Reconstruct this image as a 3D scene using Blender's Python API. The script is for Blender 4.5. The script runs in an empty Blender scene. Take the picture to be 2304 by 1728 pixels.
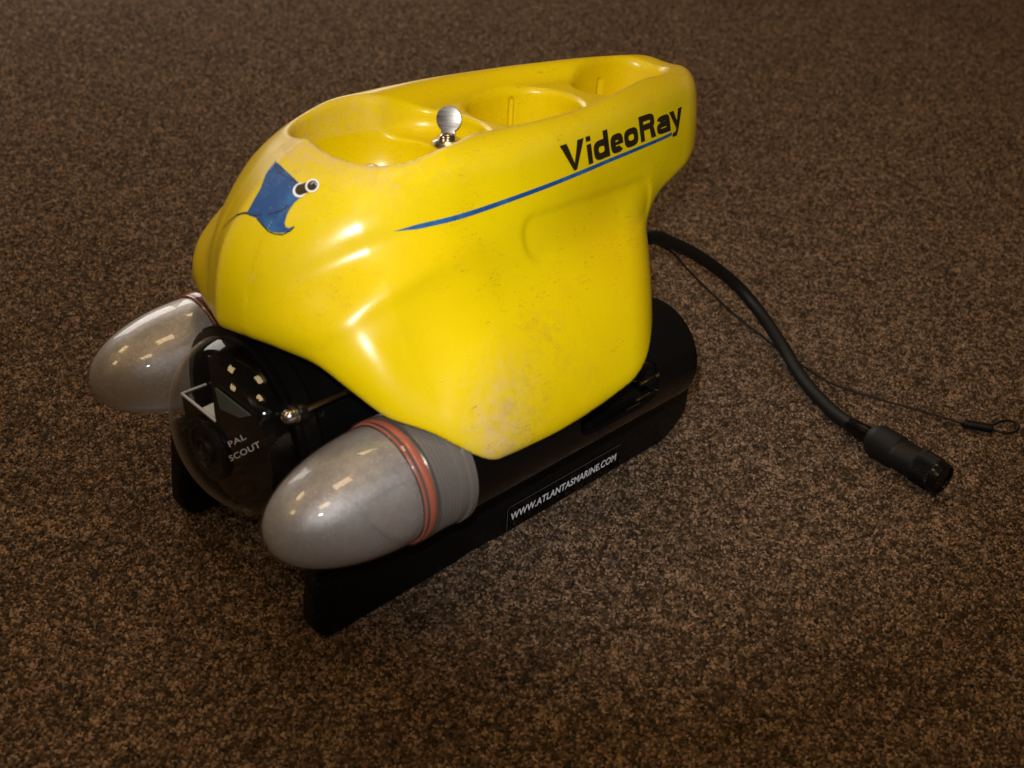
import bpy, bmesh, math, random
import numpy as np
from mathutils import Vector, Matrix, Euler
C = bpy.context.scene
COL = C.collection
PI = math.pi
R = math.radians

# ------------------------------------------------------------------ camera
cam_d = bpy.data.cameras.new('camera')
cam = bpy.data.objects.new('camera', cam_d); COL.objects.link(cam); C.camera = cam
PITCH, YAW, ROLL = 0.5601, 3.91599, 0.05365
CAMLOC = Vector((0.2029, 0.38494, 0.38288))
fw = Vector((math.cos(YAW)*math.cos(PITCH), math.sin(YAW)*math.cos(PITCH), -math.sin(PITCH)))
rt = Vector((math.sin(YAW), -math.cos(YAW), 0)); up = rt.cross(fw)
r2 = math.cos(ROLL)*rt + math.sin(ROLL)*up; u2 = -math.sin(ROLL)*rt + math.cos(ROLL)*up
cam.matrix_world = Matrix(((r2.x, u2.x, -fw.x, CAMLOC.x), (r2.y, u2.y, -fw.y, CAMLOC.y), (r2.z, u2.z, -fw.z, CAMLOC.z), (0, 0, 0, 1)))
cam_d.lens = 38.0126; cam_d.sensor_width = 36; cam_d.clip_start = 0.01; cam_d.clip_end = 100
cam_d.dof.use_dof = True; cam_d.dof.focus_distance = 0.60; cam_d.dof.aperture_fstop = 11

# ------------------------------------------------------------------ world, lamps, exposure
w = bpy.data.worlds.new('World'); C.world = w; w.use_nodes = True
bg = w.node_tree.nodes['Background']; bg.inputs[0].default_value = (1.0, 0.70, 0.42, 1); bg.inputs[1].default_value = 0.055
C.view_settings.view_transform = 'Standard'; C.view_settings.look = 'None'; C.view_settings.exposure = 0; C.view_settings.gamma = 1

def area(name, loc, target, size, power, color, size_y=None, spread=None):
    d = bpy.data.lights.new(name, 'AREA'); d.energy = power; d.use_shadow = True; d.color = color; d.size = size
    if size_y: d.shape = 'RECTANGLE'; d.size_y = size_y
    if spread: d.spread = spread
    o = bpy.data.objects.new(name, d); COL.objects.link(o); o.location = loc
    o.rotation_euler = (Vector(target)-Vector(loc)).to_track_quat('-Z', 'Y').to_euler()
    return o
# camera flash just above the lens
fd = bpy.data.lights.new('camera_flash', 'SPOT'); fd.energy = 10.4; fd.color = (0.97, 0.98, 1.0)
fd.spot_size = R(57); fd.spot_blend = 1.0; fd.shadow_soft_size = 0.007
fo = bpy.data.objects.new('camera_flash', fd); COL.objects.link(fo)
fo.location = CAMLOC - 0.008*r2 + 0.032*u2 + 0.01*fw
fo.rotation_euler = (Vector((-0.30, -0.02, 0.11))-fo.location).to_track_quat('-Z', 'Y').to_euler()
WARM = (1.0, 0.68, 0.35)
for lx, ly in ((0.95, -1.0), (0.0, 0.42), (0.85, 1.3), (2.0, -0.3), (-1.0, -0.9)):
    area('ceiling_lamp', (lx, ly, 2.4), (lx, ly, 0), 0.42, 6.5, WARM, 0.42)
for k in (0, 1):
    area('window_light', (-1.55+1.15*k, -2.5, 1.25), (-0.1, 0, 0.1), 1.0, 13, (1.0, 0.93, 0.84), 1.1)

# ------------------------------------------------------------------ helpers
def mesh_obj(name, verts, faces, mat=None, parent=None, smooth=True):
    me = bpy.data.meshes.new(name)
    me.from_pydata([tuple(v) for v in verts], [], [tuple(f) for f in faces])
    if smooth: me.shade_smooth()
    if mat: me.materials.append(mat)
    o = bpy.data.objects.new(name, me); COL.objects.link(o)
    if parent: o.parent = parent
    return o
def bm_obj(name, bm, mat=None, parent=None, smooth=True, autos=35):
    me = bpy.data.meshes.new(name)
    bmesh.ops.recalc_face_normals(bm, faces=bm.faces)
    bm.to_mesh(me); bm.free()
    if smooth:
        me.shade_smooth()
        if autos: me.set_sharp_from_angle(angle=R(autos))
    if mat: me.materials.append(mat)
    o = bpy.data.objects.new(name, me); COL.objects.link(o)
    if parent: o.parent = parent
    return o
def empty(name, loc=(0, 0, 0), parent=None):
    o = bpy.data.objects.new(name, None); COL.objects.link(o); o.location = loc
    o.empty_display_size = .02
    if parent: o.parent = parent
    return o
def lathe(name, prof, mat, parent, n=72, origin=(0, 0, 0), axis=(1, 0, 0), autos=35, closed=False):
    """prof: list of (a, r) along axis"""
    ax = Vector(axis).normalized(); t = ax.orthogonal().normalized(); b = ax.cross(t)
    O = Vector(origin); V = []; F = []; m = len(prof)
    for i in range(n):
        c, s = math.cos(2*PI*i/n), math.sin(2*PI*i/n)
        for a, r in prof: V.append(O + ax*a + (t*c+b*s)*max(r, 1e-6))
    for i in range(n):
        j = (i+1) % n
        for k in range(m if closed else m-1):
            l = (k+1) % m
            F.append((i*m+k, j*m+k, j*m+l, i*m+l))
    bm = bmesh.new(); vs = [bm.verts.new(v) for v in V]
    for f in F: bm.faces.new([vs[i] for i in f])
    bmesh.ops.remove_doubles(bm, verts=bm.verts, dist=2e-6)
    return bm_obj(name, bm, mat, parent, True, autos)
def tube(name, pts, rad, mat, parent=None, n=16, cap=True, samples=10):
    P = [Vector(p) for p in pts]
    # catmull-rom
    Q = []
    E = [P[0]*2-P[1]] + P + [P[-1]*2-P[-2]]
    for i in range(1, len(E)-2):
        for k in range(samples):
            t = k/samples
            a, b, c, d = E[i-1], E[i], E[i+1], E[i+2]
            Q.append(0.5*((2*b)+(-a+c)*t+(2*a-5*b+4*c-d)*t*t+(-a+3*b-3*c+d)*t**3))
    Q.append(P[-1])
    V = []; F = []; N = None
    for i, q in enumerate(Q):
        T = (Q[min(i+1, len(Q)-1)]-Q[max(i-1, 0)]).normalized()
        if N is None: N = T.orthogonal().normalized()
        N = (N-T*N.dot(T)).normalized(); B = T.cross(N)
        rr = rad(i/(len(Q)-1)) if callable(rad) else rad
        for k in range(n):
            a = 2*PI*k/n; V.append(q+(N*math.cos(a)+B*math.sin(a))*rr)
    for i in range(len(Q)-1):
        for k in range(n):
            F.append((i*n+k, i*n+(k+1) % n, (i+1)*n+(k+1) % n, (i+1)*n+k))
    if cap:
        F.append(tuple(range(n))[::-1]); F.append(tuple((len(Q)-1)*n+k for k in range(n)))
    return mesh_obj(name, V, F, mat, parent)
def prism(name, outline, y0, y1, mat, parent, bevel=0.0015, axis='y'):
    """outline in (x,z), extruded in y"""
    bm = bmesh.new()
    a = [bm.verts.new((x, y0, z)) for x, z in outline]
    f = bm.faces.new(a)
    r = bmesh.ops.extrude_face_region(bm, geom=[f])
    for v in [g for g in r['geom'] if isinstance(g, bmesh.types.BMVert)]: v.co.y = y1
    bmesh.ops.recalc_face_normals(bm, faces=bm.faces)
    if bevel: bmesh.ops.bevel(bm, geom=[e for e in bm.edges], offset=bevel, segments=3, affect='EDGES', profile=.5)
    return bm_obj(name, bm, mat, parent, True, 30)
def tag(o, label, cat=None, group=None, kind=None):
    if label: o['label'] = label
    if cat: o['category'] = cat
    if group: o['group'] = group
    if kind: o['kind'] = kind

# ------------------------------------------------------------------ materials
def new_mat(name):
    m = bpy.data.materials.new(name); m.use_nodes = True
    nt = m.node_tree; return m, nt, nt.nodes['Principled BSDF'], nt.nodes['Material Output']
def N(nt, t, **kw):
    n = nt.nodes.new(t)
    for k, v in kw.items():
        if k.startswith('i_'):
            key = k[2:]
            n.inputs[int(key) if key.isdigit() else key.replace('_', ' ')].default_value = v
        else: setattr(n, k, v)
    return n
def L(nt, a, b): nt.links.new(a, b)
def simple(name, col, rough=.4, metal=0, coat=0, spec=.5, bump=0, bscale=400, var=0):
    m, nt, p, out = new_mat(name)
    p.inputs['Base Color'].default_value = (*col, 1); p.inputs['Roughness'].default_value = rough
    p.inputs['Metallic'].default_value = metal; p.inputs['Coat Weight'].default_value = coat
    p.inputs['Coat Roughness'].default_value = .04
    p.inputs['Specular IOR Level'].default_value = spec
    if bump or var:
        tc = N(nt, 'ShaderNodeTexCoord'); no = N(nt, 'ShaderNodeTexNoise', i_Scale=bscale, i_Detail=6.0)
        L(nt, tc.outputs['Object'], no.inputs['Vector'])
        if bump:
            b = N(nt, 'ShaderNodeBump', i_Strength=bump, i_Distance=.0006); L(nt, no.outputs['Fac'], b.inputs['Height']); L(nt, b.outputs[0], p.inputs['Normal'])
        if var:
            mr = N(nt, 'ShaderNodeMapRange', i_From_Min=.3, i_From_Max=.7, i_To_Min=max(rough-var, .02), i_To_Max=rough+var)
            L(nt, no.outputs['Fac'], mr.inputs['Value']); L(nt, mr.outputs[0], p.inputs['Roughness'])
    return m

def mixrgb(nt, fac, a, b, blend='MIX'):
    n = nt.nodes.new('ShaderNodeMix'); n.data_type = 'RGBA'; n.blend_type = blend
    for sock, v in ((n.inputs[0], fac), (n.inputs[6], a), (n.inputs[7], b)):
        if isinstance(v, (int, float)): sock.default_value = v
        elif isinstance(v, tuple): sock.default_value = (*v, 1)
        else: L(nt, v, sock)
    return n.outputs[2]
def math_(nt, op, a, b=None, clamp=False):
    n = nt.nodes.new('ShaderNodeMath'); n.operation = op; n.use_clamp = clamp
    for i, v in enumerate((a, b)):
        if v is None: continue
        if isinstance(v, (int, float)): n.inputs[i].default_value = v
        else: L(nt, v, n.inputs[i])
    return n.outputs[0]
def ramp(nt, v, lo, hi, a=0.0, b=1.0):
    n = N(nt, 'ShaderNodeMapRange', i_From_Min=lo, i_From_Max=hi, i_To_Min=a, i_To_Max=b); L(nt, v, n.inputs['Value']); return n.outputs[0]
def noise(nt, vec, scale, detail=4.0, rough=.5, dist=0.0):
    n = N(nt, 'ShaderNodeTexNoise', i_Scale=scale, i_Detail=detail, i_Roughness=rough, i_Distortion=dist); L(nt, vec, n.inputs['Vector']); return n.outputs['Fac']
M = {}
M['black'] = simple('black_plastic', (.0035, .0034, .0032), .24, spec=.32, var=.10, bscale=60)
M['gloss'] = simple('gloss_black', (.0022, .0022, .0022), .10, spec=.35)
M['scuffed'] = simple('scuffed_black_plastic', (.0042, .0042, .004), .42, spec=.22, bump=.25, bscale=500, var=.12)
def scuff_mat():
    m = M['scuffed']; nt = m.node_tree; p = nt.nodes['Principled BSDF']
    tc = N(nt, 'ShaderNodeTexCoord'); v = tc.outputs['Object']
    sp_ = N(nt, 'ShaderNodeSeparateXYZ'); L(nt, v, sp_.inputs[0])
    low = ramp(nt, sp_.outputs['X'], -.03, -.004)
    g = math_(nt, 'MULTIPLY', ramp(nt, noise(nt, v, 420, 5, .75), .56, .70), math_(nt, 'MAXIMUM', math_(nt, 'MULTIPLY', low, .8), .12), True)
    L(nt, mixrgb(nt, g, (.0042, .0042, .004), (.060, .066, .062)), p.inputs['Base Color'])
scuff_mat()
M['black_matte'] = simple('black_rubber', (.0062, .0058, .0052), .55, spec=.3, bump=.3, bscale=900)
M['steel'] = simple('steel', (.60, .57, .54), .2, metal=1, bump=.06, bscale=700)
M['brushed'] = simple('brushed_steel', (.20, .18, .16), .40, metal=1, bump=.05, bscale=1500)
def brushed_lines():
    m = M['brushed']; nt = m.node_tree; p = nt.nodes['Principled BSDF']
    tc = N(nt, 'ShaderNodeTexCoord'); mp = N(nt, 'ShaderNodeMapping'); mp.inputs['Scale'].default_value = (.06, .06, 2.2); L(nt, tc.outputs['Object'], mp.inputs['Vector'])
    n_ = noise(nt, mp.outputs[0], 1500, 3, .7)
    L(nt, mixrgb(nt, ramp(nt, n_, .35, .65), (.075, .068, .060), (.36, .33, .30)), p.inputs['Base Color'])
    L(nt, ramp(nt, n_, .35, .65, .30, .50), p.inputs['Roughness'])
brushed_lines()
M['brass'] = simple('brass', (.72, .48, .18), .3, metal=1)
M['white'] = simple('white_print', (.86, .87, .90), .5)
M['whiteplastic'] = simple('white_plastic', (.70, .71, .75), .4)
M['outline'] = simple('grey_print', (.16, .17, .17), .5)
M['blackprint'] = simple('black_print', (.022, .014, .006), .35)
M['orange'] = simple('orange_rubber', (.46, .125, .075), .32, coat=.5)
M['lens'] = simple('dark_glass', (.004, .004, .006), .05)
M['mirror'] = simple('mirror_glass', (.20, .24, .22), .25, metal=.6)

def blue_mat():
    m, nt, p, out = new_mat('blue_print')
    tc = N(nt, 'ShaderNodeTexCoord'); v = tc.outputs['Object']
    n1 = noise(nt, v, 90, 5, .65); n2 = noise(nt, v, 600, 3, .6)
    c = mixrgb(nt, ramp(nt, n1, .45, .68), (.010, .070, .235), (.030, .14, .33))
    c = mixrgb(nt, ramp(nt, n2, .66, .74), c, (.22, .30, .36))
    L(nt, c, p.inputs['Base Color']); p.inputs['Roughness'].default_value = .42
    return m
M['blueprint'] = blue_mat()

def yellow_mat():
    m, nt, p, out = new_mat('yellow_moulded_plastic')
    tc = N(nt, 'ShaderNodeTexCoord'); v = tc.outputs['Object']
    at = N(nt, 'ShaderNodeAttribute', attribute_name='wear'); wear = at.outputs['Fac']
    sm = N(nt, 'ShaderNodeAttribute', attribute_name='smudge'); smd = sm.outputs['Fac']
    n1 = noise(nt, v, 38, 5, .6); n2 = noise(nt, v, 260, 6, .65); n3 = noise(nt, v, 900, 4, .6); n4 = noise(nt, v, 12, 3, .5)
    base = mixrgb(nt, ramp(nt, n4, .35, .65), (.78, .592, .0008), (.73, .520, .0008))
    base = mixrgb(nt, ramp(nt, n1, .55, .75, 0, .35), base, (.66, .46, .003))
    # chalky abrasion where the shell rubs
    wm = math_(nt, 'MULTIPLY', wear, ramp(nt, n2, .30, .62), True)
    base = mixrgb(nt, math_(nt, 'MULTIPLY', wm, .72), base, (.70, .50, .16))
    wm2 = math_(nt, 'MULTIPLY', math_(nt, 'MULTIPLY', wear, ramp(nt, n3, .48, .66)), ramp(nt, n2, .46, .6), True)
    base = mixrgb(nt, math_(nt, 'MULTIPLY', wm2, .75), base, (.62, .45, .27))
    # brown grime
    g = math_(nt, 'MULTIPLY', smd, ramp(nt, noise(nt, v, 130, 6, .7, .8), .44, .70), True)
    base = mixrgb(nt, math_(nt, 'MULTIPLY', g, .5), base, (.40, .25, .03))
    # short random scratches: thin lines of stretched noise
    tot = None
    for i, (rz, ry) in enumerate(((.5, .3), (1.7, -.5), (2.6, 1.0))):
        mp = N(nt, 'ShaderNodeMapping'); mp.inputs['Rotation'].default_value = (ry, rz, rz*.7); mp.inputs['Scale'].default_value = (1, 9, 9)
        mp.inputs['Location'].default_value = (i*3.1, i*1.7, 0)
        L(nt, v, mp.inputs['Vector'])
        a_ = noise(nt, mp.outputs[0], 75, 2, .5, .6)
        ln = ramp(nt, math_(nt, 'ABSOLUTE', math_(nt, 'SUBTRACT', a_, .5)), .0, .010, 1, 0)
        gate = ramp(nt, noise(nt, v, 95+i*23, 2, .5), .575, .61)
        gate2 = ramp(nt, noise(nt, v, 17+i*3, 2, .5), .53, .60)
        ln = math_(nt, 'MULTIPLY', math_(nt, 'MULTIPLY', ln, gate, True), gate2, True)
        tot = ln if tot is None else math_(nt, 'MAXIMUM', tot, ln)
    base = mixrgb(nt, math_(nt, 'MULTIPLY', tot, .8), base, (.20, .11, .015))
    spk = ramp(nt, noise(nt, v, 1500, 2, .5), .70, .74)
    base = mixrgb(nt, math_(nt, 'MULTIPLY', spk, .15), base, (.3, .18, .03))
    L(nt, base, p.inputs['Base Color'])
    rg = math_(nt, 'ADD', ramp(nt, n1, .3, .7, .23, .33), math_(nt, 'MULTIPLY', wm, .3)); L(nt, rg, p.inputs['Roughness'])
    p.inputs['Specular IOR Level'].default_value = .42
    p.inputs['Subsurface Weight'].default_value = .04; p.inputs['Subsurface Radius'].default_value = (.004, .003, .0006); p.inputs['Subsurface Scale'].default_value = 1.0
    hn = math_(nt, 'SUBTRACT', math_(nt, 'ADD', math_(nt, 'MULTIPLY', n2, .25), math_(nt, 'MULTIPLY', n1, .6)), math_(nt, 'MULTIPLY', tot, .35))
    bp_ = N(nt, 'ShaderNodeBump', i_Strength=.12, i_Distance=.0012); L(nt, hn, bp_.inputs['Height']); L(nt, bp_.outputs[0], p.inputs['Normal'])
    return m
M['yellow'] = yellow_mat()

def clear_mat(name, tint=(1, 1, 1), rough=.02, haze=0.0, edge=(.55, .50, .46), lo=.2, core=.3):
    m, nt, p, out = new_mat(name)
    nt.nodes.remove(p)
    tr = N(nt, 'ShaderNodeBsdfTransparent'); tr.inputs[0].default_value = (*tint, 1)
    gl = N(nt, 'ShaderNodeBsdfGlossy'); gl.inputs['Roughness'].default_value = rough
    fr = N(nt, 'ShaderNodeFresnel', i_IOR=1.5)
    ge = N(nt, 'ShaderNodeNewGeometry'); L(nt, ramp(nt, ge.outputs['Backfacing'], 0, 1, 1.5, 1/1.5), fr.inputs['IOR'])   # thin sheet: the same from both sides
    mx = N(nt, 'ShaderNodeMixShader'); L(nt, fr.outputs[0], mx.inputs[0]); L(nt, tr.outputs[0], mx.inputs[1]); L(nt, gl.outputs[0], mx.inputs[2])
    res = mx.outputs[0]
    if haze:
        df = N(nt, 'ShaderNodeBsdfDiffuse'); df.inputs[0].default_value = (*edge, 1)
        lw = N(nt, 'ShaderNodeLayerWeight', i_Blend=.35)
        m2 = N(nt, 'ShaderNodeMixShader'); L(nt, ramp(nt, lw.outputs['Facing'], lo, 1.0, haze*core, haze), m2.inputs[0]); L(nt, res, m2.inputs[1]); L(nt, df.outputs[0], m2.inputs[2]); res = m2.outputs[0]
    L(nt, res, out.inputs['Surface'])
    return m
M['clear'] = clear_mat('clear_plastic', (.97, .97, .96), .015, .9, (.36, .30, .25), .50, .0)  # brownish diffuse rim painted in for carpet refracted through the dome edge
M['clearlight'] = clear_mat('clear_light_cover', (.96, .955, .95), .045, .05)
def frosted():
    m, nt, p, out = new_mat('frosted_diffuser')
    tc = N(nt, 'ShaderNodeTexCoord'); v = tc.outputs['Object']
    n1 = noise(nt, v, 900, 4, .7); n2 = noise(nt, v, 45, 4, .6); n3 = noise(nt, v, 260, 5, .6)
    c = mixrgb(nt, ramp(nt, n2, .3, .7), (.60, .585, .59), (.76, .745, .75))
    c = mixrgb(nt, ramp(nt, n1, .54, .66), c, (.95, .93, .95))  # near-white flecks put the sparkle of the frosting into the base colour
    L(nt, c, p.inputs['Base Color']); p.inputs['Roughness'].default_value = .40; p.inputs['Metallic'].default_value = .55
    b = N(nt, 'ShaderNodeBump', i_Strength=.35, i_Distance=.0005); L(nt, n1, b.inputs['Height']); L(nt, b.outputs[0], p.inputs['Normal'])
    tr = N(nt, 'ShaderNodeBsdfTransparent'); tr.inputs[0].default_value = (.92, .90, .89, 1)
    lw = N(nt, 'ShaderNodeLayerWeight', i_Blend=.5)
    f_ = math_(nt, 'ADD', ramp(nt, lw.outputs['Facing'], 0, 1, .50, .88), ramp(nt, n3, .3, .7, -.08, .08), True)
    mx = N(nt, 'ShaderNodeMixShader'); L(nt, f_, mx.inputs[0]); L(nt, tr.outputs[0], mx.inputs[1]); L(nt, p.outputs[0], mx.inputs[2]); L(nt, mx.outputs[0], out.inputs['Surface'])
    return m
M['frosted'] = frosted()
M['collar'] = simple('translucent_collar', (.34, .31, .285), .26, metal=.6, coat=.7, bump=.05, bscale=900)
M['silver'] = simple('silver_dish', (.75, .72, .68), .25, metal=1)

def carpet_mat():
    m, nt, p, out = new_mat('brown_carpet')
    tc = N(nt, 'ShaderNodeTexCoord'); v0 = tc.outputs['Object']
    nw = N(nt, 'ShaderNodeTexNoise', i_Scale=60.0, i_Detail=2.0); L(nt, v0, nw.inputs['Vector'])
    vm = N(nt, 'ShaderNodeVectorMath', operation='MULTIPLY_ADD'); L(nt, nw.outputs['Color'], vm.inputs[0]); vm.inputs[1].default_value = (.004, .004, 0); L(nt, v0, vm.inputs[2])
    v = vm.outputs[0]
    mp = N(nt, 'ShaderNodeMapping'); mp.inputs['Rotation'].default_value = (0, 0, .6); mp.inputs['Scale'].default_value = (1, 1.35, 1); L(nt, v, mp.inputs['Vector'])
    a = noise(nt, mp.outputs[0], 330, 6, .70)
    b = noise(nt, v, 900, 4, .65)
    c = noise(nt, v0, 9, 3, .5)
    d = noise(nt, v0, 120, 3, .6)
    h = math_(nt, 'ADD', math_(nt, 'MULTIPLY', a, .62), math_(nt, 'ADD', math_(nt, 'MULTIPLY', b, .30), math_(nt, 'MULTIPLY', d, .12)))
    t = ramp(nt, h, .435, .575)
    dark = (.0085, .0068, .0080); light = (.150, .092, .052)
    col = mixrgb(nt, t, dark, light)
    tint = noise(nt, v, 420, 2, .5)
    col = mixrgb(nt, ramp(nt, tint, .52, .66, 0, .45), col, (.125, .085, .038))
    col = mixrgb(nt, ramp(nt, c, .3, .7, 0, .22), col, (.070, .044, .024))
    sp = N(nt, 'ShaderNodeTexVoronoi', i_Scale=330.0); L(nt, v0, sp.inputs['Vector'])
    spk = math_(nt, 'MULTIPLY', ramp(nt, sp.outputs['Distance'], .05, .16, 1, 0), 1.0, True)
    sepc = N(nt, 'ShaderNodeSeparateColor'); L(nt, sp.outputs['Color'], sepc.inputs[0])
    gate = ramp(nt, sepc.outputs[0], .90, .93)
    spk = math_(nt, 'MULTIPLY', spk, gate, True)
    scol = mixrgb(nt, ramp(nt, sepc.outputs[1], .55, .7), (.42, .36, .30), (.48, .12, .09))
    col = mixrgb(nt, spk, col, scol)  # sparkle glints painted into the carpet colour as tiny bright specks
    L(nt, col, p.inputs['Base Color']); p.inputs['Roughness'].default_value = 1; p.inputs['Specular IOR Level'].default_value = .0
    bm_ = N(nt, 'ShaderNodeBump', i_Strength=.9, i_Distance=.0022); L(nt, h, bm_.inputs['Height']); L(nt, bm_.outputs[0], p.inputs['Normal'])
    return m
M['carpet'] = carpet_mat()
def pile_mat():
    m, nt, p, out = new_mat('carpet_yarn')
    at = N(nt, 'ShaderNodeAttribute', attribute_name='tone'); ah = N(nt, 'ShaderNodeAttribute', attribute_name='hue')
    cr = N(nt, 'ShaderNodeValToRGB'); e = cr.color_ramp.elements
    e[0].position = .0; e[0].color = (.0065, .0058, .0080, 1); e[1].position = 1; e[1].color = (.38, .25, .165, 1)
    for ps, c in ((.30, (.018, .013, .012)), (.48, (.104, .064, .043)), (.72, (.210, .134, .090))):
        k = e.new(ps); k.color = (*c, 1)
    L(nt, at.outputs['Fac'], cr.inputs[0])
    c = mixrgb(nt, math_(nt, 'MULTIPLY', ah.outputs['Fac'], .5), cr.outputs[0], (.11, .075, .030))
    L(nt, c, p.inputs['Base Color']); p.inputs['Roughness'].default_value = .75; p.inputs['Specular IOR Level'].default_value = .12
    return m
M['pile'] = pile_mat()

# ------------------------------------------------------------------ float shell as a signed field, y mirrored
def smax(a, b, k):
    h = np.maximum(k-np.abs(a-b), 0)/k
    return np.maximum(a, b)+h*h*k*.25
def smin(a, b, k): return -smax(-a, -b, k)
def interp(x, xs, ys): return np.interp(x, xs, ys)
def smooth_interp(x, xs, ys):
    xs = np.array(xs, float); ys = np.array(ys, float)
    if len(xs) == 2: return np.interp(x, xs, ys)
    # monotone-ish cubic hermite
    m = np.gradient(ys, xs)
    i = np.clip(np.searchsorted(xs, x)-1, 0, len(xs)-2)
    h = xs[i+1]-xs[i]; t = np.clip((x-xs[i])/h, 0, 1)
    return ((2*t**3-3*t**2+1)*ys[i]+(t**3-2*t**2+t)*h*m[i]+(-2*t**3+3*t**2)*ys[i+1]+(t**3-t**2)*h*m[i+1])
WX = [-.345, -.32, -.29, -.25, -.20, -.15, -.10, -.06, -.03, .02]
WY = [.0190, .0210, .0260, .0355, .0448, .0505, .0492, .0402, .032, .025]
ZTX = [-.34, -.30, -.22, -.12, -.08, -.05, -.03, -.015, .02]
ZTY = [.208, .2138, .2173, .2182, .2187, .2160, .210, .204, .188]
def HULL(x, a, z):
    wt = smooth_interp(x, WX, WY)
    zt = smooth_interp(x, ZTX, ZTY)
    zk = smax(z, .176+0*z, .02)
    side = (a - wt - .36*(.2175-zk) + smooth_interp(x, [-.32, -.27, -.22, -.17, -.10, -.06, -.03, 0], [-.05, .05, .36, .46, .46, .25, -.45, -.5])*(zk-z))*.88
    top = (z-zt)*.95
    zb = smooth_interp(x, [-.345, -.29, -.255, -.22, -.19, .02], [.170, .167, .160, .149, .141, .139])
    bot = zb-z
    A = smooth_interp(z, [.12, .15, .17, .185, .2, .21, .22], [-.007, -.007, -.0105, -.015, -.024, -.033, -.046])
    B = smooth_interp(z, [.12, .15, .165, .18, .2, .22], [.28, .32, .44, .60, .66, .60])
    front = (x - A - .003 + B*a)*(.95-.2*B)
    rear = (-.3145-x + 14*a*a)*.88
    f = smax(side, top, .012)
    f = smax(f, bot, .008)
    f = smax(f, rear, .013)
    f = smax(f, front, .032)
    return f
def SPON(x, a, z):
    outer = (a-.114+.20*(z-.095))*.97
    top = ((z-smooth_interp(x, [-.24, -.16, -.08, 0], [.168, .172, .178, .178]))+.62*(a-.05))*.85
    front = (x + .014 + .42*(a-.04) + .72*(z-.118))*.76
    rear = (-.194-x + .80*(a-.10) - .05*(z-.13))*.77
    bot = smooth_interp(x, [-.25, -.2, -.1, -.05, 0], [.106, .100, .092, .098, .12])-z
    f = smax(outer, top, .045)
    f = smax(f, front, .032)
    f = smax(f, rear, .018)
    f = smax(f, bot, .014)
    return f
def ell(x, a, cx, rx, ry, p=2.3):
    return ((np.abs(x-cx)/rx)**p+(a/ry)**p)**(1/p)*min(rx, ry)-min(rx, ry)
def FLOAT(x, y, z):
    a = np.abs(y)
    f = smin(HULL(x, a, z), SPON(x, a, z), smooth_interp(x, [-.20, -.14, -.12, -.05], [.014, .020, .022, .045]))
    # swept front face and the rising lower edge of the cheek
    xf = .0015-smooth_interp(a, [0, .02, .04, .06, .08, .10, .115], [0, .005, .0115, .0215, .0335, .049, .068])
    f = smax(f, (x-xf)*.85, .012)
    zc = smooth_interp(a, [0, .03, .050, .062, .078, .09, .10, .115], [.1400, .1395, .1360, .1285, .1180, .1115, .101, .087])
    f = smax(f, (zc-z-.5*np.maximum(-.06-x, 0))*.85, .008)
    # crease between cheek and flank, with a soft ridge each side
    zg = smooth_interp(x, [-.12, -.10, -.07, -.045, -.024, -.005, .01], [.190, .190, .1885, .1815, .170, .158, .15])
    mk = smooth_interp(x, [-.14, -.10, -.07, -.04, -.02, -.008, .02], [0, .15, .7, 1, .8, .2, 0])
    f = f + mk*((.0017)*np.exp(-((z-zg)/.0065)**2)-.0014*np.exp(-((z-zg+.012)/.0058)**2)-.0008*np.exp(-((z-zg-.014)/.008)**2))*(a > .015)
    # deck valley and pockets
    val = ell(x, a*.03/smooth_interp(x, [-.30, -.25, -.2, -.12], [.016, .022, .031, .035]), -.190, .098, .03)
    f = smax(f, -smax(val, .2085-z, .010), .010)
    h1 = smax(ell(x, a, -.0945, .0380, .0388), .167-z, .03)
    h1b = smax(ell(x, a, -.116, .035, .032), .197-z, .008)
    h2 = smax(ell(x, a, -.189, .031, .0255), .175-z, .01)
    h3 = smax(ell(x, a, -.263, .0285, .0205), .180-z, .01)
    f = smax(f, -h1, .0042); f = smax(f, -h1b, .0016); f = smax(f, -h2, .003); f = smax(f, -h3, .003)
    # recess panel on the flank
    zl = smooth_interp(x, [-.26, -.20, -.16, -.11], [.1555, .1570, .1600, .1640])
    zh = smooth_interp(x, [-.26, -.20, -.16, -.11], [.1745, .1780, .1815, .1835])
    cz = (zl+zh)/2; hz = (zh-zl)/2; rr = .0085
    dx = np.abs(x+.1805)-.0535+rr; dz = np.abs(z-cz)-hz+rr
    sd = np.sqrt(np.maximum(dx, 0)**2+np.maximum(dz, 0)**2)+np.minimum(np.maximum(dx, dz), 0)-rr
    f = f + .0008/(1+np.exp(np.clip(sd/.0008, -30, 30)))*(a > .05)
    # moulded notches on the pocket walls
    for cx_, cy_ in ((-.2035, .0248), (-.2700, .0205)):
        g_ = np.sqrt((x-cx_)**2+((a-cy_)*1.2)**2)-.0017
        f = np.maximum(f, -smax(smax(g_, .172-z, .001), z-.2035, .001))
    # room for the pressure hull and the thruster tubes
    r0 = np.sqrt(y*y+(z-.0875)**2)-.0515
    f = smax(f, -r0, .004)
    r1 = np.sqrt((a-.078)**2+(z-.086)**2)-.0317
    f = smax(f, -r1, .004)
    inner = smax(a-.076, z-(.137-1.0*np.maximum(a-.045, 0)), .006)
    f = smax(f, -inner, .004)
    return f
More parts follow.
